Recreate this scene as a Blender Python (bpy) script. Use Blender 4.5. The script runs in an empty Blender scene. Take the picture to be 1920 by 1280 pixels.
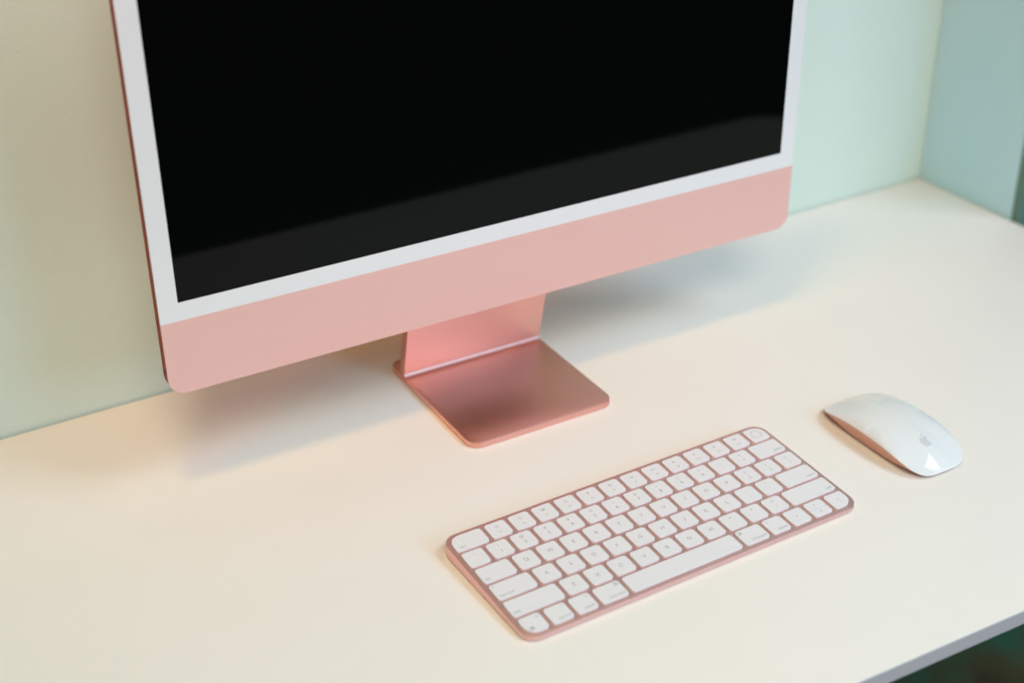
import bpy, bmesh, math, random
from mathutils import Vector, Matrix
from mathutils.geometry import delaunay_2d_cdt
random.seed(4)
SC = bpy.context.scene
COL = SC.collection
MM = 0.001
PI = math.pi

# ------------------------------------------------------------------ camera
CAM = (-495.91, -753.40, 616.42)
YAW, PITCH, ROLL = -0.5169, -0.5117, -0.0102
def cam_axes():
    sy, cy, sp, cp = math.sin(YAW), math.cos(YAW), math.sin(PITCH), math.cos(PITCH)
    fwd = Vector((-sy*cp, cy*cp, sp)); right = Vector((cy, sy, 0)); up = right.cross(fwd)
    cr, sr = math.cos(ROLL), math.sin(ROLL)
    return cr*right + sr*up, -sr*right + cr*up, fwd
cd = bpy.data.cameras.new('camera')
cam = bpy.data.objects.new('camera', cd); COL.objects.link(cam)
r_, u_, f_ = cam_axes()
M = Matrix((r_, u_, -f_)).transposed().to_4x4()
M.translation = Vector(CAM)*MM
cam.matrix_world = M
cd.sensor_width = 36; cd.lens = 2728.8/1920*36
cd.clip_start = 0.02; cd.clip_end = 60
cd.dof.use_dof = True; cd.dof.focus_distance = 1.045; cd.dof.aperture_fstop = 3.4
SC.camera = cam

# ------------------------------------------------------------------ world, lamps, exposure
W = bpy.data.worlds.new('World'); SC.world = W; W.use_nodes = True
bg = W.node_tree.nodes['Background']
bg.inputs[0].default_value = (0.95, 1.0, 0.92, 1); bg.inputs[1].default_value = 0.125
SC.view_settings.view_transform = 'Standard'; SC.view_settings.look = 'None'
SC.view_settings.exposure = 0; SC.view_settings.gamma = 1
def lamp(name, loc, target, size, energy, color, size_y=None, shape='SQUARE', spread=180):
    l = bpy.data.lights.new(name, 'AREA'); l.shape = shape; l.size = size
    if size_y: l.size_y = size_y
    l.energy = energy; l.color = color; l.spread = math.radians(spread)
    o = bpy.data.objects.new(name, l); COL.objects.link(o)
    o.location = loc
    o.rotation_euler = (Vector(target)-Vector(loc)).to_track_quat('-Z', 'Y').to_euler()
    return o
lamp('ceiling_lamp', (-0.45, -0.33, 2.0), (-0.05, 0, 0), 0.30, 7.80, (1.000, 0.756, 0.269), shape='DISK')
lamp('front_panel', (-0.8, -2.02, 2.2), (0.1, -0.02, 0.1), 1.10, 4.00, (1.000, 0.938, 0.800), spread=50)
lamp('low_window', (0.8, -2.02, 1.0), (0, 0, 0.1), 0.80, 16.40, (0.274, 0.628, 1.000))
lamp('right_panel', (1.37, -1.35, 2.4), (0.15, 0.05, 0.1), 1.10, 5.60, (0.661, 0.825, 1.0), spread=70)
lamp('wall_bounce_fill', (-0.7, -0.1, 1.3), (-0.28, 0.28, 0.72), 0.25, 0.86, (1.000, 0.209, 0.000), spread=60)  # added fill for the warm bounce off the computer's pink back

# ------------------------------------------------------------------ materials
def mat(name, col, rough=0.5, metal=0.0, spec=0.5, coat=0.0, bump=None, var=0.0, var_scale=40, rvar=0.0):
    m = bpy.data.materials.new(name); m.use_nodes = True
    nt = m.node_tree; b = nt.nodes['Principled BSDF']
    b.inputs['Base Color'].default_value = (*col, 1); b.inputs['Roughness'].default_value = rough
    b.inputs['Metallic'].default_value = metal; b.inputs['Specular IOR Level'].default_value = spec
    b.inputs['Coat Weight'].default_value = coat; b.inputs['Coat Roughness'].default_value = 0.04
    if bump or var or rvar:
        tc = nt.nodes.new('ShaderNodeTexCoord')
    if var or rvar:
        n = nt.nodes.new('ShaderNodeTexNoise'); n.inputs['Scale'].default_value = var_scale; n.inputs['Detail'].default_value = 6
        nt.links.new(tc.outputs['Object'], n.inputs['Vector'])
    if var:
        mx = nt.nodes.new('ShaderNodeMix'); mx.data_type = 'RGBA'
        mx.inputs[6].default_value = (*[c*(1-var) for c in col], 1); mx.inputs[7].default_value = (*[min(1, c*(1+var)) for c in col], 1)
        nt.links.new(n.outputs['Fac'], mx.inputs[0]); nt.links.new(mx.outputs[2], b.inputs['Base Color'])
    if rvar:
        mr = nt.nodes.new('ShaderNodeMapRange'); mr.inputs[3].default_value = rough-rvar; mr.inputs[4].default_value = rough+rvar
        nt.links.new(n.outputs['Fac'], mr.inputs[0]); nt.links.new(mr.outputs[0], b.inputs['Roughness'])
    if bump:
        sc, strength, dist = bump
        n2 = nt.nodes.new('ShaderNodeTexNoise'); n2.inputs['Scale'].default_value = sc; n2.inputs['Detail'].default_value = 4
        nt.links.new(tc.outputs['Object'], n2.inputs['Vector'])
        bp = nt.nodes.new('ShaderNodeBump'); bp.inputs['Strength'].default_value = strength; bp.inputs['Distance'].default_value = dist
        nt.links.new(n2.outputs['Fac'], bp.inputs['Height']); nt.links.new(bp.outputs['Normal'], b.inputs['Normal'])
    return m
M_desk = mat('white_laminate', (0.828, 0.775, 0.725), 0.42, spec=0.35, bump=(900, 0.08, 0.0002), var=0.018, var_scale=14, rvar=0.04)
M_band = mat('grey_edge_band', (0.62, 0.54, 0.53), 0.5, var=0.03, var_scale=60)
M_wall = mat('aqua_wall_paint', (0.67, 0.77, 0.69), 0.75, spec=0.25, bump=(240, 0.32, 0.0012), var=0.02, var_scale=5)
M_bluewall = mat('blue_wall_paint', (0.48, 0.71, 0.80), 0.75, spec=0.25, bump=(240, 0.32, 0.0012), var=0.02, var_scale=5)
M_dkwall = mat('dark_green_wall', (0.12, 0.22, 0.185), 0.7, spec=0.2, bump=(200, 0.3, 0.001))  # one even dark green for everything past the side wall
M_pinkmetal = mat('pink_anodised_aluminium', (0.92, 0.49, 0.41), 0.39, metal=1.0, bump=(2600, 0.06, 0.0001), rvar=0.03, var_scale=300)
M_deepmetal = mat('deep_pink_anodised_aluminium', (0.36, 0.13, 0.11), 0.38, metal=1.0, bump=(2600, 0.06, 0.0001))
M_kbmetal = mat('pink_keyboard_aluminium', (0.93, 0.58, 0.54), 0.5, metal=1.0, bump=(2600, 0.06, 0.0001))
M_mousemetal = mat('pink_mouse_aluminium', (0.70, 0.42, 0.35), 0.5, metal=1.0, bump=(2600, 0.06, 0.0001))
M_bezel = mat('white_glass_border', (0.83, 0.81, 0.81), 0.22, spec=0.4)
M_chin = mat('pale_pink_glass', (0.82, 0.485, 0.438), 0.2, spec=0.4, bump=(2600, 0.03, 0.0001))
M_screen = mat('black_screen_glass', (0.0015, 0.0017, 0.0018), 0.04, spec=0.145)
M_hole = mat('dark_recess', (0.02, 0.012, 0.011), 0.7)
M_well = mat('dark_key_recess', (0.10, 0.05, 0.042), 0.6)
M_jack = mat('red_socket', (0.16, 0.008, 0.008), 0.5)
M_key = mat('white_key_plastic', (0.79, 0.77, 0.80), 0.42, spec=0.4, bump=(1800, 0.05, 0.0001))
M_legend = mat('grey_legend_ink', (0.36, 0.36, 0.37), 0.6)
M_mtop = mat('white_mouse_acrylic', (0.78, 0.79, 0.81), 0.07, spec=0.5, coat=0.15)
M_mrim = mat('clear_rim_acrylic', (0.86, 0.86, 0.87), 0.08, spec=0.6, coat=0.5)
M_memb = mat('grey_emblem_ink', (0.63, 0.645, 0.67), 0.15, spec=0.5, coat=0.6)
M_floor = mat('dark_floor', (0.02, 0.03, 0.027), 0.6)
nt = M_floor.node_tree; b = nt.nodes['Principled BSDF']
tc = nt.nodes.new('ShaderNodeTexCoord'); n = nt.nodes.new('ShaderNodeTexNoise'); n.inputs['Scale'].default_value = 7; n.inputs['Detail'].default_value = 5
cr = nt.nodes.new('ShaderNodeValToRGB')
cr.color_ramp.elements[0].position = 0.36; cr.color_ramp.elements[0].color = (0.20, 0.17, 0.12, 1)
cr.color_ramp.elements[1].position = 0.62; cr.color_ramp.elements[1].color = (0.16, 0.48, 0.37, 1)
e = cr.color_ramp.elements.new(0.47); e.color = (0.26, 0.27, 0.17, 1)
nt.links.new(tc.outputs['Object'], n.inputs['Vector']); nt.links.new(n.outputs['Fac'], cr.inputs[0]); nt.links.new(cr.outputs[0], b.inputs['Base Color'])
M_panel = M_floor.copy(); M_panel.name = 'floor_toned_panel'  # panel colours raised to imitate the lit floor below the desk
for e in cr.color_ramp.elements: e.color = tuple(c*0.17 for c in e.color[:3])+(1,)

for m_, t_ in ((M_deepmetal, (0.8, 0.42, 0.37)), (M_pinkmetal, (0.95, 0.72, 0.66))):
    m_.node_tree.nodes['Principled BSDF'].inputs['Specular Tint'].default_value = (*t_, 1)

# ------------------------------------------------------------------ helpers
def link(name, bm, material, parent=None, smooth=30):
    me = bpy.data.meshes.new(name)
    bmesh.ops.recalc_face_normals(bm, faces=bm.faces[:])
    bm.to_mesh(me); bm.free()
    return link_mesh(name, me, material, parent, smooth)
def link_mesh(name, me, material, parent=None, smooth=30):
    me.materials.clear(); me.materials.append(material)
    if smooth:
        me.shade_smooth(); me.set_sharp_from_angle(angle=math.radians(smooth))
    o = bpy.data.objects.new(name, me); COL.objects.link(o)
    if parent: o.parent = parent
    return o
def thing(name, label, cat, loc=(0, 0, 0), rz=0.0):
    o = bpy.data.objects.new(name, None); COL.objects.link(o)
    o.location = loc; o.rotation_euler = (0, 0, rz); o.empty_display_size = 0.05
    o['label'] = label; o['category'] = cat
    return o
def part(name, parent, loc=(0, 0, 0)):
    o = bpy.data.objects.new(name, None); COL.objects.link(o); o.parent = parent; o.location = loc; o.empty_display_size = 0.02
    return o
def structure(o, label=None):
    o['kind'] = 'structure'
    if label: o['label'] = label
    return o
def rrect(x0, y0, x1, y1, r, n=6):
    """rounded rectangle outline, counter-clockwise; r = one radius or (bl, br, tr, tl)"""
    if not isinstance(r, (tuple, list)): r = (r,)*4
    out = []
    for (cx, cy, a0, rr) in ((x0+r[0], y0+r[0], PI, r[0]), (x1-r[1], y0+r[1], 1.5*PI, r[1]), (x1-r[2], y1-r[2], 0, r[2]), (x0+r[3], y1-r[3], 0.5*PI, r[3])):
        if rr < 1e-6: out.append((cx, cy)); continue
        for i in range(n+1):
            a = a0+0.5*PI*i/n
            out.append((cx+rr*math.cos(a), cy+rr*math.sin(a)))
    return out
def inset(x0, y0, x1, y1, r, d, n=6):
    if not isinstance(r, (tuple, list)): r = (r,)*4
    return rrect(x0+d, y0+d, x1-d, y1-d, tuple(max(0.05, q-d) for q in r), n)
def loft(bm, rings, cap0=True, cap1=True):
    vs = [[bm.verts.new(Vector(p)*MM) for p in ring] for ring in rings]
    for a, b in zip(vs, vs[1:]):
        n = len(a)
        for i in range(n):
            bm.faces.new((a[i], a[(i+1) % n], b[(i+1) % n], b[i]))
    if cap0: bm.faces.new(list(reversed(vs[0])))
    if cap1: bm.faces.new(vs[-1])
    return vs
def tri(outer, holes, extra=()):
    pts, edges = [], []
    for loop in [outer]+list(holes):
        k = len(pts); n = len(loop); pts += [Vector(p) for p in loop]
        edges += [(k+i, k+(i+1) % n) for i in range(n)]
    pts += [Vector(p) for p in extra]
    v, e, f, *_ = delaunay_2d_cdt(pts, edges, [], 3 if False else 0, 1e-7)
    def inside(p, loop):
        c = False; j = len(loop)-1
        for i in range(len(loop)):
            (xi, yi), (xj, yj) = loop[i], loop[j]
            if (yi > p[1]) != (yj > p[1]) and p[0] < (xj-xi)*(p[1]-yi)/(yj-yi)+xi: c = not c
            j = i
        return c
    keep = []
    for t in f:
        c = sum((v[i] for i in t), Vector((0, 0)))/len(t)
        if inside(c, outer) and not any(inside(c, h) for h in holes): keep.append(t)
    return v, keep
def plate(bm, outer, holes, top, bottom=None, walls=True):
    """flat sheet with real holes; top/bottom map (x, y) to a 3-D point"""
    v, f = tri(outer, holes)
    a = [bm.verts.new(Vector(top(p.x, p.y))*MM) for p in v]
    for t in f: bm.faces.new([a[i] for i in t])
    if bottom:
        b = [bm.verts.new(Vector(bottom(p.x, p.y))*MM) for p in v]
        for t in f: bm.faces.new([b[i] for i in reversed(t)])
        for loop in [outer]+list(holes):
            q = [bm.verts.new(Vector(top(*p))*MM) for p in loop]; w = [bm.verts.new(Vector(bottom(*p))*MM) for p in loop]
            n = len(loop)
            for i in range(n): bm.faces.new((q[i], q[(i+1) % n], w[(i+1) % n], w[i]))
        bmesh.ops.remove_doubles(bm, verts=bm.verts[:], dist=1e-7)
def box(bm, x0, y0, z0, x1, y1, z1, bev=0.0):
    loft(bm, [[(x0, y0, z0), (x1, y0, z0), (x1, y1, z0), (x0, y1, z0)], [(x0, y0, z1), (x1, y0, z1), (x1, y1, z1), (x0, y1, z1)]])
    if bev: bmesh.ops.bevel(bm, geom=bm.edges[:], offset=bev*MM, segments=2, affect='EDGES', profile=0.5)

# ------------------------------------------------------------------ the room
DPHI, YW, XW = 0.0173, 278.05, 606.93
ROOM = Matrix.Rotation(DPHI, 4, 'Z')
def place_room(o): o.rotation_euler = (0, 0, DPHI); return o
FLOOR = -730
bm = bmesh.new(); loft(bm, [[(-4000, -4000, FLOOR-20), (4000, -4000, FLOOR-20), (4000, 3000, FLOOR-20), (-4000, 3000, FLOOR-20)], [(-4000, -4000, FLOOR), (4000, -4000, FLOOR), (4000, 3000, FLOOR), (-4000, 3000, FLOOR)]])
structure(link('floor', bm, M_floor, smooth=0))
bm = bmesh.new(); box(bm, -2600, YW, FLOOR, XW+90, YW+100, 1500)
structure(place_room(link('back_wall', bm, M_wall, smooth=0)))
bm = bmesh.new(); box(bm, XW, YW-127, FLOOR, XW+90, YW-0.5, 1500)
structure(place_room(link('side_wall', bm, M_bluewall, smooth=0)))
bm = bmesh.new(); box(bm, XW+0.6, YW-137, FLOOR, XW+91, YW-127.2, 1500)
structure(place_room(link('dark_end_slab', bm, M_dkwall, smooth=0)))  # added dark slab, stands for the darker space beyond the side wall
bm = bmesh.new(); box(bm, XW+92, YW+60, FLOOR, 2600, YW+160, 1500)
structure(place_room(link('far_wall', bm, M_dkwall, smooth=0)))

# ------------------------------------------------------------------ desk
desk = thing('desk', 'white topped desk with a thin grey front edge, standing against the aqua wall', 'desk', (0, 0, 0), DPHI)
def desk_outline(d):
    # back left, front left, front right (rounded), back right; the front edge runs very slightly outwards to the right
    f = lambda x: YW-550.1-0.038*x
    out = [(-1000+d, YW-2.5), (-1000+d, f(-1000)+d)]
    x1 = XW-1.5-d; r = 62-d; y1 = f(x1)+d
    for i in range(13):
        a = -0.5*PI+0.5*PI*i/12
        out.append((x1-r+r*math.cos(a), y1+r+r*math.sin(a)))
    out.append((x1, YW-2.5))
    return out
bm = bmesh.new()
loft(bm, [[(x, y, z) for x, y in desk_outline(d)] for d, z in ((0.25, -2.2), (0, -1.4), (0.1, -0.7), (0.35, -0.25), (0.8, 0))])
link('desk_top', bm, M_desk, desk)
bm = bmesh.new()
loft(bm, [[(x, y, z) for x, y in desk_outline(d)] for d, z in ((1.0, -13.5), (0.35, -12.8), (0.35, -2.2))])
link('edge_band', bm, M_band, desk)
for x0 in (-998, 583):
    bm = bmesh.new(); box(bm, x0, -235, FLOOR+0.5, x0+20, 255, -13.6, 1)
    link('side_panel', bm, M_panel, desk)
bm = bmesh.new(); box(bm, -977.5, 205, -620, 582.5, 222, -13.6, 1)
link('backdrop_panel', bm, M_panel, desk)  # added panel, screens the bright back wall below the desk

# ------------------------------------------------------------------ computer
comp = thing('desktop_computer', 'large pink all-in-one computer with a black screen, standing on an angled foot', 'computer', (0, 0.12037, 0))
Y0 = 120.37; Z0 = 86.68; TILT = 0.0; BEZ = 13.93; CH = 56.51; BB = 13.82; SWH = 260.15; SH = 292.7; T = 11.45
HW = SWH+BEZ; HT = CH+BB+SH+BEZ
def body(u, v, w):   # w = millimetres in front of the glass plane
    return (u, v*math.sin(TILT)-w*math.cos(TILT), Z0+v*math.cos(TILT)+w*math.sin(TILT))
RC = 12.5
FT = 1.3  # thickness of the front glass
bm = bmesh.new()
rings = []
for d, w in ((0.35, -FT), (0.0, -FT-0.35), (0.0, -T+1.0), (0.3, -T+0.3), (1.0, -T)):
    rings.append([body(u, v, w) for u, v in inset(-HW, 0, HW, HT, RC, d, 10)])
loft(bm, rings)
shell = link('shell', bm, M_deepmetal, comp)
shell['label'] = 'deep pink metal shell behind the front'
# headphone socket near the bottom of the left side
bm = bmesh.new()
cv, cw = 17.0, -6.4
ring = lambda r, u: [body(u, cv+r*math.cos(2*PI*i/20), cw+r*math.sin(2*PI*i/20)) for i in range(20)]
loft(bm, [ring(2.3, -HW-0.02), ring(2.3, -HW-0.12), ring(1.75, -HW-0.12), ring(1.75, -HW-0.03)], cap0=False)
link('headphone_socket', bm, M_jack, shell)
outer_b = rrect(-HW, CH, HW, HT, (0.01, 0.01, RC, RC), 10)
scr = rrect(-SWH, CH+BB, SWH, CH+BB+SH, 0.4, 2)
bm = bmesh.new(); plate(bm, outer_b, [scr], lambda u, v: body(u, v, 0), lambda u, v: body(u, v, -FT))
link('screen_border', bm, M_bezel, comp, 0)
bm = bmesh.new(); plate(bm, rrect(-HW, 0, HW, CH, (RC, RC, 0.01, 0.01), 10), [], lambda u, v: body(u, v, 0), lambda u, v: body(u, v, -FT))
link('chin', bm, M_chin, comp, 0)
bm = bmesh.new(); plate(bm, scr, [], lambda u, v: body(u, v, -0.05), lambda u, v: body(u, v, -FT))
link('screen', bm, M_screen, comp, 0)
# stand: base plate and a leaning neck with a small fillet at its foot
stand = part('stand', comp)
SX = 65.1; YF, YB = 67.87-Y0, 214.87-Y0; H = 5.45; YN = 186.27-Y0; LEAN = 0.2393; TN = 7.6
bm = bmesh.new()
loft(bm, [[(x, y, z) for x, y in inset(-SX, YF, SX, YB, 11, d, 10)] for d, z in ((0.9, 0.35), (0.4, 0.5), (0.3, 0.9), (0, 1.2), (0, H-0.5), (0.15, H-0.15), (0.5, H))])
link('stand_base', bm, M_pinkmetal, stand)
prof = []
FR = 4.2
ca = math.atan(LEAN)
# front fillet arc from the base top up to the leaning front face
fx, fy = -1.0, H      # tangent start on the base (y offset in front of the foot line)
arc = []
nrm = Vector((-math.cos(ca), -math.sin(ca)))   # front face normal in (y, z)
cen = None
# circle tangent to z = H (above) and to the front face (in front of it)
# face line: y = YN - LEAN*(z-H); the centre sits FR above the base and FR in front of the face
cz = H+FR; cy = YN-LEAN*(cz-H)-FR/math.cos(ca)
for i in range(9):
    a = -0.5*PI+(0.5*PI-ca)*i/8
    arc.append((cy+FR*math.cos(a), cz+FR*math.sin(a)))
zt = 232.0
front = arc+[(YN-LEAN*(zt-H), zt)]
backp = [(YN-LEAN*(zt-H)+TN/math.cos(ca), zt), (YN+TN/math.cos(ca)-LEAN*1.2, H+1.2), (YN+TN/math.cos(ca)+1.0, H)]
prof = [(y, z) for y, z in front+backp]
prof = [(y, max(z, H+0.02)) for y, z in prof]
bm = bmesh.new()
loft(bm, [[(x, y, z) for y, z in prof] for x in (-SX+0.6, -SX+0.62, SX-0.62, SX-0.6)])
link('stand_neck', bm, M_pinkmetal, stand, 40)

# ------------------------------------------------------------------ stroke lettering
TXT = {}
def text_mesh(s, size):
    k = (s, size)
    if k in TXT: return TXT[k]
    c = bpy.data.curves.new('lettering', 'FONT'); c.body = s; c.size = size; c.align_x = 'LEFT'; c.resolution_u = 3
    o = bpy.data.objects.new('lettering', c); COL.objects.link(o)
    bpy.context.view_layer.update()
    me = bpy.data.meshes.new_from_object(o.evaluated_get(bpy.context.evaluated_depsgraph_get()))
    bpy.data.objects.remove(o); bpy.data.curves.remove(c)
    vs = [(v.co.x, v.co.y) for v in me.vertices]; fs = [tuple(p.vertices) for p in me.polygons]
    bpy.data.meshes.remove(me)
    xs = [v[0] for v in vs] or [0]; ys = [v[1] for v in vs] or [0]
    TXT[k] = (vs, fs, min(xs), max(xs), min(ys), max(ys))
    return TXT[k]
class Ink:
    def __init__(self): self.v = []; self.f = []
    def add(self, vs, fs):
        k = len(self.v); self.v += vs; self.f += [tuple(i+k for i in f) for f in fs]
    def text(self, s, size, x, y, ax='c', ay='c'):
        vs, fs, x0, x1, y0, y1 = text_mesh(s, size)
        ox = x-{'l': x0, 'c': (x0+x1)/2, 'r': x1}[ax]; oy = y-{'b': 0, 'c': (y0+y1)/2, 'm': (y0+y1)/2}[ay]
        self.add([(a+ox, b+oy) for a, b in vs], fs)
    def line(self, pts, w=0.22, closed=False):
        pts = [Vector(p) for p in pts]
        n = len(pts); segs = n if closed else n-1
        for i in range(segs):
            a, b = pts[i], pts[(i+1) % n]; d = (b-a)
            if d.length < 1e-6: continue
            d.normalize(); q = Vector((-d.y, d.x))*w/2; a = a-d*w*0.3; b = b+d*w*0.3
            self.add([tuple(a+q), tuple(a-q), tuple(b-q), tuple(b+q)], [(0, 1, 2, 3)])
    def circle(self, x, y, r, w=0.22, a0=0, a1=2*PI, n=24):
        pts = [(x+r*math.cos(a0+(a1-a0)*i/n), y+r*math.sin(a0+(a1-a0)*i/n)) for i in range(n+1)]
        self.line(pts, w)
    def poly(self, pts): self.add(list(pts), [tuple(range(len(pts)))])
    def disc(self, x, y, r, n=14): self.poly([(x+r*math.cos(2*PI*i/n), y+r*math.sin(2*PI*i/n)) for i in range(n)])

def icon(k, name, x, y):
    if name in ('dim', 'bright'):
        r, l = (0.55, 0.35) if name == 'dim' else (0.7, 0.6)
        k.circle(x, y, r, 0.2)
        for i in range(8):
            a = i*PI/4; k.line([(x+(r+.4)*math.cos(a), y+(r+.4)*math.sin(a)), (x+(r+.4+l)*math.cos(a), y+(r+.4+l)*math.sin(a))], 0.22)
    elif name == 'windows':
        for (a, b, c, d) in ((-1.9, -.1, -.3, 1.1), (-1.9, -1.1, -.9, -.4), (-.6, -1.1, .4, -.4), (.0, -.1, .5, 1.1), (.8, -1.1, 1.9, 1.1)):
            k.line([(x+a, y+b), (x+c, y+b), (x+c, y+d), (x+a, y+d)], 0.2, True)
    elif name == 'search':
        k.circle(x-.25, y+.25, 0.95, 0.24); k.line([(x+.45, y-.45), (x+1.25, y-1.25)], 0.3)
    elif name == 'mic':
        k.poly(rrect(x-.42, y-.1, x+.42, y+1.5, .41, 4)); k.circle(x, y+.35, .85, .2, PI, 2*PI, 12)
        k.line([(x, y-.5), (x, y-1.1)], .2); k.line([(x-.5, y-1.1), (x+.5, y-1.1)], .2)
    elif name == 'moon':
        k.circle(x, y, 1.15, .24, 0.9, 2*PI-0.25, 20); k.circle(x+.75, y+.55, .98, .24, PI*0.93, PI*1.72, 12)
    elif name == 'rew':
        k.poly([(x, y-.75), (x, y+.75), (x-1.4, y)]); k.poly([(x+1.4, y-.75), (x+1.4, y+.75), (x, y)])
    elif name == 'fwd':
        k.poly([(x, y+.75), (x, y-.75), (x+1.4, y)]); k.poly([(x-1.4, y+.75), (x-1.4, y-.75), (x, y)])
    elif name == 'play':
        k.poly([(x-1.4, y+.8), (x-1.4, y-.8), (x+.1, y)]); k.line([(x+.6, y-.75), (x+.6, y+.75)], .34); k.line([(x+1.3, y-.75), (x+1.3, y+.75)], .34)
    elif name in ('mute', 'vol1', 'vol3'):
        ox = {'mute': 0, 'vol1': -.4, 'vol3': -.9}[name]
        k.poly([(x+ox-.9, y-.4), (x+ox-.4, y-.4), (x+ox+.3, y-1), (x+ox+.3, y+1), (x+ox-.4, y+.4), (x+ox-.9, y+.4)])
        for i in range({'mute': 0, 'vol1': 1, 'vol3': 3}[name]):
            k.circle(x+ox+.2, y, .7+.55*i, .2, -.75, .75, 8)
    elif name == 'globe':
        k.circle(x, y, 1.5, .26); k.line([(x-1.5, y), (x+1.5, y)], .2); k.line([(x, y-1.5), (x, y+1.5)], .2)
        for s in (-1, 1):
            k.line([(x+s*.75*math.cos(a), y+1.5*math.sin(a)) for a in [(-.5+i/10)*PI for i in range(11)]], .2)
            k.line([(x-1.3, y+s*.75), (x+1.3, y+s*.75)], .18)
    elif name == 'cmd':
        c = .5
        k.line([(x-c, y-c), (x+c, y-c), (x+c, y+c), (x-c, y+c)], .26, True)
        for sx in (-1, 1):
            for sy in (-1, 1): k.circle(x+sx*(c+.42), y+sy*(c+.42), .45, .26, n=12)
    elif name == 'opt':
        k.line([(x-1.4, y+.75), (x-.5, y+.75), (x+.6, y-.75), (x+1.4, y-.75)], .24); k.line([(x+.35, y+.75), (x+1.4, y+.75)], .24)
    elif name == 'ctrl':
        k.line([(x-.75, y-.3), (x, y+.5), (x+.75, y-.3)], .26)
    elif name in ('up', 'down', 'left', 'right'):
        a = {'up': PI/2, 'down': -PI/2, 'left': PI, 'right': 0}[name]
        k.poly([(x+.85*math.cos(a+i*2*PI/3), y+.85*math.sin(a+i*2*PI/3)) for i in range(3)])

# ------------------------------------------------------------------ keyboard
KW, KD = 278.9, 114.9
KT = 0.019
kb = thing('keyboard', 'slim pink metal keyboard with white keys lying in front of the computer', 'keyboard', (-2.4*MM, -84.44*MM, 0), KT)
ZF, ZB = 4.6, 10.6
def ktop(x, y, h=0.0): return (x, y, ZF+(ZB-ZF)*(y/KD+0.5)+h)
MX, MY, G = 3.45, 3.75, 2.95
PX = (KW-2*MX+G)/14.5; PY = (KD-2*MY+G)/6
RK, KR = 11.0, 8.6
rows = [
 [('esc', 1.5)]+[('F%d' % i, 1) for i in range(1, 13)]+[('touch', 1)],
 [(c, 1) for c in ['~`', '!1', '@2', '#3', '$4', '%5', '^6', '&7', '*8', '(9', ')0', '_-', '+=']]+[('delete', 1.5)],
 [('tab', 1.5)]+[(c, 1) for c in 'QWERTYUIOP']+[('{[', 1), ('}]', 1), ('|\\', 1)],
 [('caps lock', 1.75)]+[(c, 1) for c in 'ASDFGHJKL']+[(':;', 1), ('"\'', 1), ('return', 1.75)],
 [('shift', 2.25)]+[(c, 1) for c in 'ZXCVBNM']+[('<,', 1), ('>.', 1), ('?/', 1), ('shift_r', 2.25)],
 [('fn', 1), ('control', 1), ('option', 1), ('command', 1.25), ('space', 5), ('command_r', 1.25), ('option_r', 1), ('left', 1), ('updown', 1), ('right', 1)],
]
ICONS = ['dim', 'bright', 'windows', 'search', 'mic', 'moon', 'rew', 'play', 'fwd', 'mute', 'vol1', 'vol3']
keys = []   # (legend, x0, y0, x1, y1, radii)
for r, row in enumerate(rows):
    y1 = KD/2-MY-r*PY; y0 = y1-PY+G
    x = -KW/2+MX
    for s, w in row:
        x1 = x+w*PX-G; R4 = [2.3]*4
        if s == 'esc': R4[3] = KR
        if s == 'touch': R4[2] = KR
        if s == 'fn': R4[0] = KR
        if s == 'right': R4[1] = KR
        if s == 'updown':
            ym = (y0+y1)/2
            keys.append(('up', x, ym+0.18, x1, y1, (0.5, 0.5, 2.3, 2.3))); keys.append(('down', x, y0, x1, ym-0.18, (2.3, 2.3, 0.5, 0.5)))
        else:
            keys.append((s, x, y0, x1, y1, tuple(R4)))
        x += w*PX
GAP = 0.26
holes = []
for s, x0, y0, x1, y1, R4 in keys:
    if s == 'down': continue
    if s == 'up':
        y0 = [k for k in keys if k[0] == 'down'][0][2]; R4 = (2.3,)*4
    holes.append(rrect(x0-GAP, y0-GAP, x1+GAP, y1+GAP, tuple(q+GAP for q in R4), 4))
OUT = (-KW/2, -KD/2, KW/2, KD/2)
bm = bmesh.new()
rim = inset(*OUT, RK, 0.55, 10)
v, f = tri(rim, holes)
top = [bm.verts.new(Vector(ktop(p.x, p.y))*MM) for p in v]
for t in f: bm.faces.new([top[i] for i in t])
for h in holes:
    a = [bm.verts.new(Vector(ktop(*p))*MM) for p in h]; b_ = [bm.verts.new(Vector(ktop(*p, -1.3))*MM) for p in h]
    for i in range(len(h)): bm.faces.new((a[i], a[(i+1) % len(h)], b_[(i+1) % len(h)], b_[i]))
rings = [[ktop(x, y) for x, y in rim], [ktop(x, y, -0.12) for x, y in inset(*OUT, RK, 0.2, 10)], [ktop(x, y, -0.45) for x, y in inset(*OUT, RK, 0.0, 10)]]
rings += [[(x, y, z) for x, y in inset(*OUT, RK, d, 10)] for d, z in ((0.0, 2.0), (0.5, 1.3), (1.5, 0.9))]
loft(bm, rings, cap0=False, cap1=True)
bmesh.ops.remove_doubles(bm, verts=bm.verts[:], dist=2e-6)
link('keyboard_body', bm, M_kbmetal, kb, 35)
bm = bmesh.new(); loft(bm, [[ktop(x, y, h) for x, y in inset(*OUT, RK, 2.2, 6)] for h in (-1.5, -1.25)])
link('key_bed', bm, M_well, kb, 0)
for yy in (-KD/2+9, KD/2-9):
    bm = bmesh.new(); loft(bm, [[(x, y, z) for x, y in rrect(-KW/2+18, yy-2.5, KW/2-18, yy+2.5, 2.4, 5)] for z in (0.05, 1.0)])
    link('rubber_foot', bm, M_hole, kb, 0)
KH = 1.05
mesh_cache = {}
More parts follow.
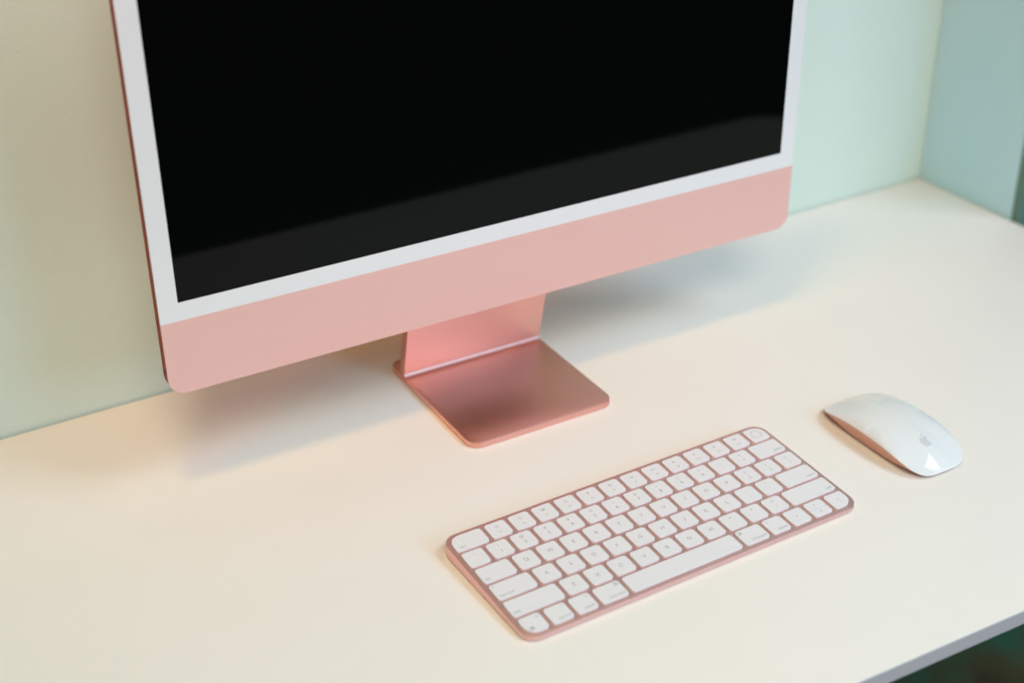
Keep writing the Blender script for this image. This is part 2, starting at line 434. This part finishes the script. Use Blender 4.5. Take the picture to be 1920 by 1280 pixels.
def key_mesh(w, d, R4):
    k = (round(w, 3), round(d, 3), R4)
    if k not in mesh_cache:
        bm = bmesh.new()
        sl = (ZB-ZF)/KD
        rr = []
        for ins, h in ((0.0, -1.2), (0.0, KH-0.2), (0.06, KH-0.06), (0.2, KH)):
            rr.append([(x, y, h+sl*y) for x, y in inset(-w/2, -d/2, w/2, d/2, R4, ins, 5)])
        loft(bm, rr)
        me = bpy.data.meshes.new('key'); bmesh.ops.recalc_face_normals(bm, faces=bm.faces[:]); bm.to_mesh(me); bm.free()
        me.materials.append(M_key); me.shade_smooth(); me.set_sharp_from_angle(angle=math.radians(20))
        mesh_cache[k] = me
    return mesh_cache[k]
LET, NUM, SYM, WORD, FN = 4.7, 4.5, 3.6, 3.1, 2.4
for s, x0, y0, x1, y1, R4 in keys:
    w, d = x1-x0, y1-y0; cx, cy = (x0+x1)/2, (y0+y1)/2
    name = 'space_bar' if s == 'space' else ('fingerprint_key' if s == 'touch' else 'key')
    me = key_mesh(w, d, R4)
    o = bpy.data.objects.new(name, me); COL.objects.link(o); o.parent = kb
    c = ktop(cx, cy); o.location = Vector(c)*MM
    k = Ink(); L, Rr, B, Tp = -w/2+1.9, w/2-1.9, -d/2+2.3, d/2-3.0
    if s == 'space': continue
    if s == 'touch': o['label'] = 'key with a thin ring in place of a letter'; k.circle(0, 0, 4.1, 0.34, n=40)
    elif s[0] == 'F' and len(s) > 1:
        icon(k, ICONS[int(s[1:])-1], 0, 2.6); k.text(s, FN, 0, -3.4)
    elif s in ('up', 'down', 'left', 'right'): icon(k, s, 0, 0)
    elif s in ('esc', 'tab', 'shift'): k.text(s, WORD, L+(2.0 if s == 'esc' else 0), B, 'l', 'b')
    elif s == 'caps lock': k.text(s, WORD, L, B, 'l', 'b'); k.disc(L+.5, Tp+.8, .55)
    elif s in ('delete', 'return', 'shift_r'): k.text(s.replace('_r', ''), WORD, Rr, B, 'r', 'b')
    elif s == 'fn': k.text('fn', WORD, Rr, Tp, 'r'); icon(k, 'globe', L+2.8, B+1.6)
    elif s == 'control': k.text(s, WORD*.97, Rr, B, 'r', 'b'); icon(k, 'ctrl', Rr-.9, Tp)
    elif s == 'option': k.text(s, WORD, Rr, B, 'r', 'b'); icon(k, 'opt', Rr-1.3, Tp)
    elif s == 'command': k.text(s, WORD, Rr, B, 'r', 'b'); icon(k, 'cmd', Rr-1.2, Tp-.1)
    elif s == 'command_r': k.text('command', WORD, Rr, B, 'r', 'b'); icon(k, 'cmd', L+1.2, Tp-.1)
    elif s == 'option_r': k.text('option', WORD, Rr, B, 'r', 'b'); icon(k, 'opt', L+1.3, Tp)
    elif len(s) == 2:
        num = s[1].isdigit()
        vs, fs, a0, a1, b0, b1 = text_mesh(s[0], SYM)
        if num:
            k.text(s[0], SYM, 0, 3.4); k.text(s[1], NUM, 0, -2.2)
        else:
            # marks keep their height above the line of writing
            k.text(s[0], LET*.85, 0, 2.0, 'c', 'b'); k.text(s[1], LET*.85, 0, -4.0, 'c', 'b')
    else: k.text(s, LET, 0, 0)
    sl = (ZB-ZF)/KD
    lm_ = bpy.data.meshes.new('legend'); lm_.from_pydata([(a*MM, b_*MM, (KH+0.03+sl*b_)*MM) for a, b_ in k.v], [], k.f)
    lo = link_mesh('legend', lm_, M_legend, o, 0)

# ------------------------------------------------------------------ mouse
mouse = thing('computer_mouse', 'low white and pink computer mouse lying to the right of the keyboard', 'mouse', (0.2216, -0.0799, 0), 0.003)
A, Bm, NE = 29.8, 57.3, 4.0
ZTIP, ZMAX, ZEDGE = 3.35, 21.8, 15.2
def zc(y):     # the arch along the middle
    t = (y+4)/(Bm+4) if y > -4 else (y+4)/(Bm-4)
    return ZTIP+(ZMAX-ZTIP)*(1-abs(t)**2.25)
def ze(y):     # the height of the side edge
    return ZTIP-0.4+(ZEDGE-ZTIP)*(1-abs(y/Bm)**2.5)
def surf(x, y):
    k = ((abs(x)/A)**NE+(abs(y)/Bm)**NE)**(1/NE)
    if k < 1e-6: return zc(y)
    k = min(1.0, k)
    w = min(1.0, abs(x)/k/A); w = w*w*(3-2*w)
    g = (1-(1-k**2.3)**0.62)*w
    return zc(y)*(1-g)+ze(max(-Bm, min(Bm, y/k)))*g
def rimz(x, y): return surf(x*1.00001, y*1.00001)
def outl(th, k=1.0, n=NE):
    c, s = math.cos(th), math.sin(th)
    x = A*math.copysign(abs(c)**(2/n), c); y = Bm*math.copysign(abs(s)**(2/n), s)
    return x*k, y*k
N = 144
def even(n):   # parameters spaced evenly along the outline
    fine = [2*PI*i/4000 for i in range(4001)]; P = [outl(t) for t in fine]; d = [0.0]
    for a, b in zip(P, P[1:]): d.append(d[-1]+math.hypot(b[0]-a[0], b[1]-a[1]))
    out, j = [], 0
    for i in range(n):
        want = d[-1]*i/n
        while d[j+1] < want: j += 1
        out.append(fine[j])
    return out
ths = even(N)
bm = bmesh.new()
ks = [0.05, 0.15, 0.27, 0.4, 0.5, 0.6, 0.68, 0.75, 0.81, 0.86, 0.9, 0.93, 0.95, 0.965, 0.976, 0.985]
rings = []
for kk in ks:
    rings.append([(x, y, surf(x, y)) for x, y in (outl(t, kk) for t in ths)])
loft(bm, rings, cap0=True, cap1=False)
top_last = rings[-1]
sh = link('shell', bm, M_mtop, mouse, 60); sh['label'] = 'glossy white arched top'
# clear rim round the white top
bm = bmesh.new()
rr = [[(x, y, surf(x, y)) for x, y in (outl(t, 0.985) for t in ths)]]
for q in (0.991, 0.996, 0.999, 1.0): rr.append([(x, y, surf(x, y)) for x, y in (outl(t, q) for t in ths)])
rr.append([(x, y, rimz(*outl(t))-0.75) for t in ths for x, y in [outl(t, 0.997)]])
rr.append([(x, y, rimz(*outl(t))-0.8) for t in ths for x, y in [outl(t, 0.97)]])
loft(bm, rr, cap0=False, cap1=False)
link('rim', bm, M_mrim, mouse, 50)
# pink metal underside: from the rim down to the narrower sole
bm = bmesh.new()
def sole(t, k):
    x, y = outl(t); sy = 1-0.20*k; sx = 1-0.16*k
    return x*sx, y*sy
rr = [[(x*0.985, y*0.985, rimz(x, y)-0.8) for x, y in (outl(t) for t in ths)]]
for k in (0.12, 0.3, 0.5, 0.7, 0.88, 1.0):
    ring = []
    for t in ths:
        x, y = outl(t)
        x2, y2 = sole(t, k**1.5); zt = rimz(x, y)-0.8
        z = zt+(1.3-zt)*k
        ring.append((x2*0.985, y2*0.985, z))
    rr.append(ring)
loft(bm, rr, cap0=False, cap1=True)
link('underside', bm, M_mousemetal, mouse, 60)
for sx in (-1, 1):
    bm = bmesh.new()
    loft(bm, [[(x, y, z) for x, y in rrect(sx*17-1.6, -40, sx*17+1.6, 40, 1.5, 5)] for z in (0.02, 1.4)])
    link('glide_strip', bm, M_hole, mouse, 0)
# emblem: a round fruit with a bite on its right and one leaf
def smooth_loop(pts, n=6):
    out = []
    m = len(pts)
    for i in range(m):
        p0, p1, p2, p3 = (Vector(pts[(i+j-1) % m]) for j in range(4))
        for q in range(n):
            t = q/n
            out.append(tuple(0.5*((2*p1)+(-p0+p2)*t+(2*p0-5*p1+4*p2-p3)*t*t+(-p0+3*p1-3*p2+p3)*t**3)))
    return out
frt = smooth_loop([(0, 2.9), (-1.6, 3.35), (-3.3, 2.6), (-4.2, 0.6), (-3.9, -1.8), (-2.8, -4.0), (-1.5, -5.0), (0, -4.6), (1.5, -5.0), (2.8, -4.1), (3.85, -2.3), (2.75, -1.2), (2.4, 0.3), (2.75, 1.6), (3.6, 2.5), (1.9, 3.4)])
leaf = [(0.1, 3.7), (0.25, 4.8), (0.9, 5.7), (1.9, 6.15), (1.85, 5.1), (1.2, 4.2)]
bm = bmesh.new()
EY = -34.0; ES = 1.0
for lp in (frt, smooth_loop(leaf, 3)):
    ex = [(x*1.25, y*1.25) for x in range(-5, 6) for y in range(-5, 6)] if lp is frt else []
    v, f = tri(lp, [], ex)
    vs = [bm.verts.new(Vector((p.x*ES, p.y*ES+EY, surf(p.x*ES, p.y*ES+EY)+0.06))*MM) for p in v]
    for t in f: bm.faces.new([vs[i] for i in t])
link('emblem', bm, M_memb, mouse, 60)
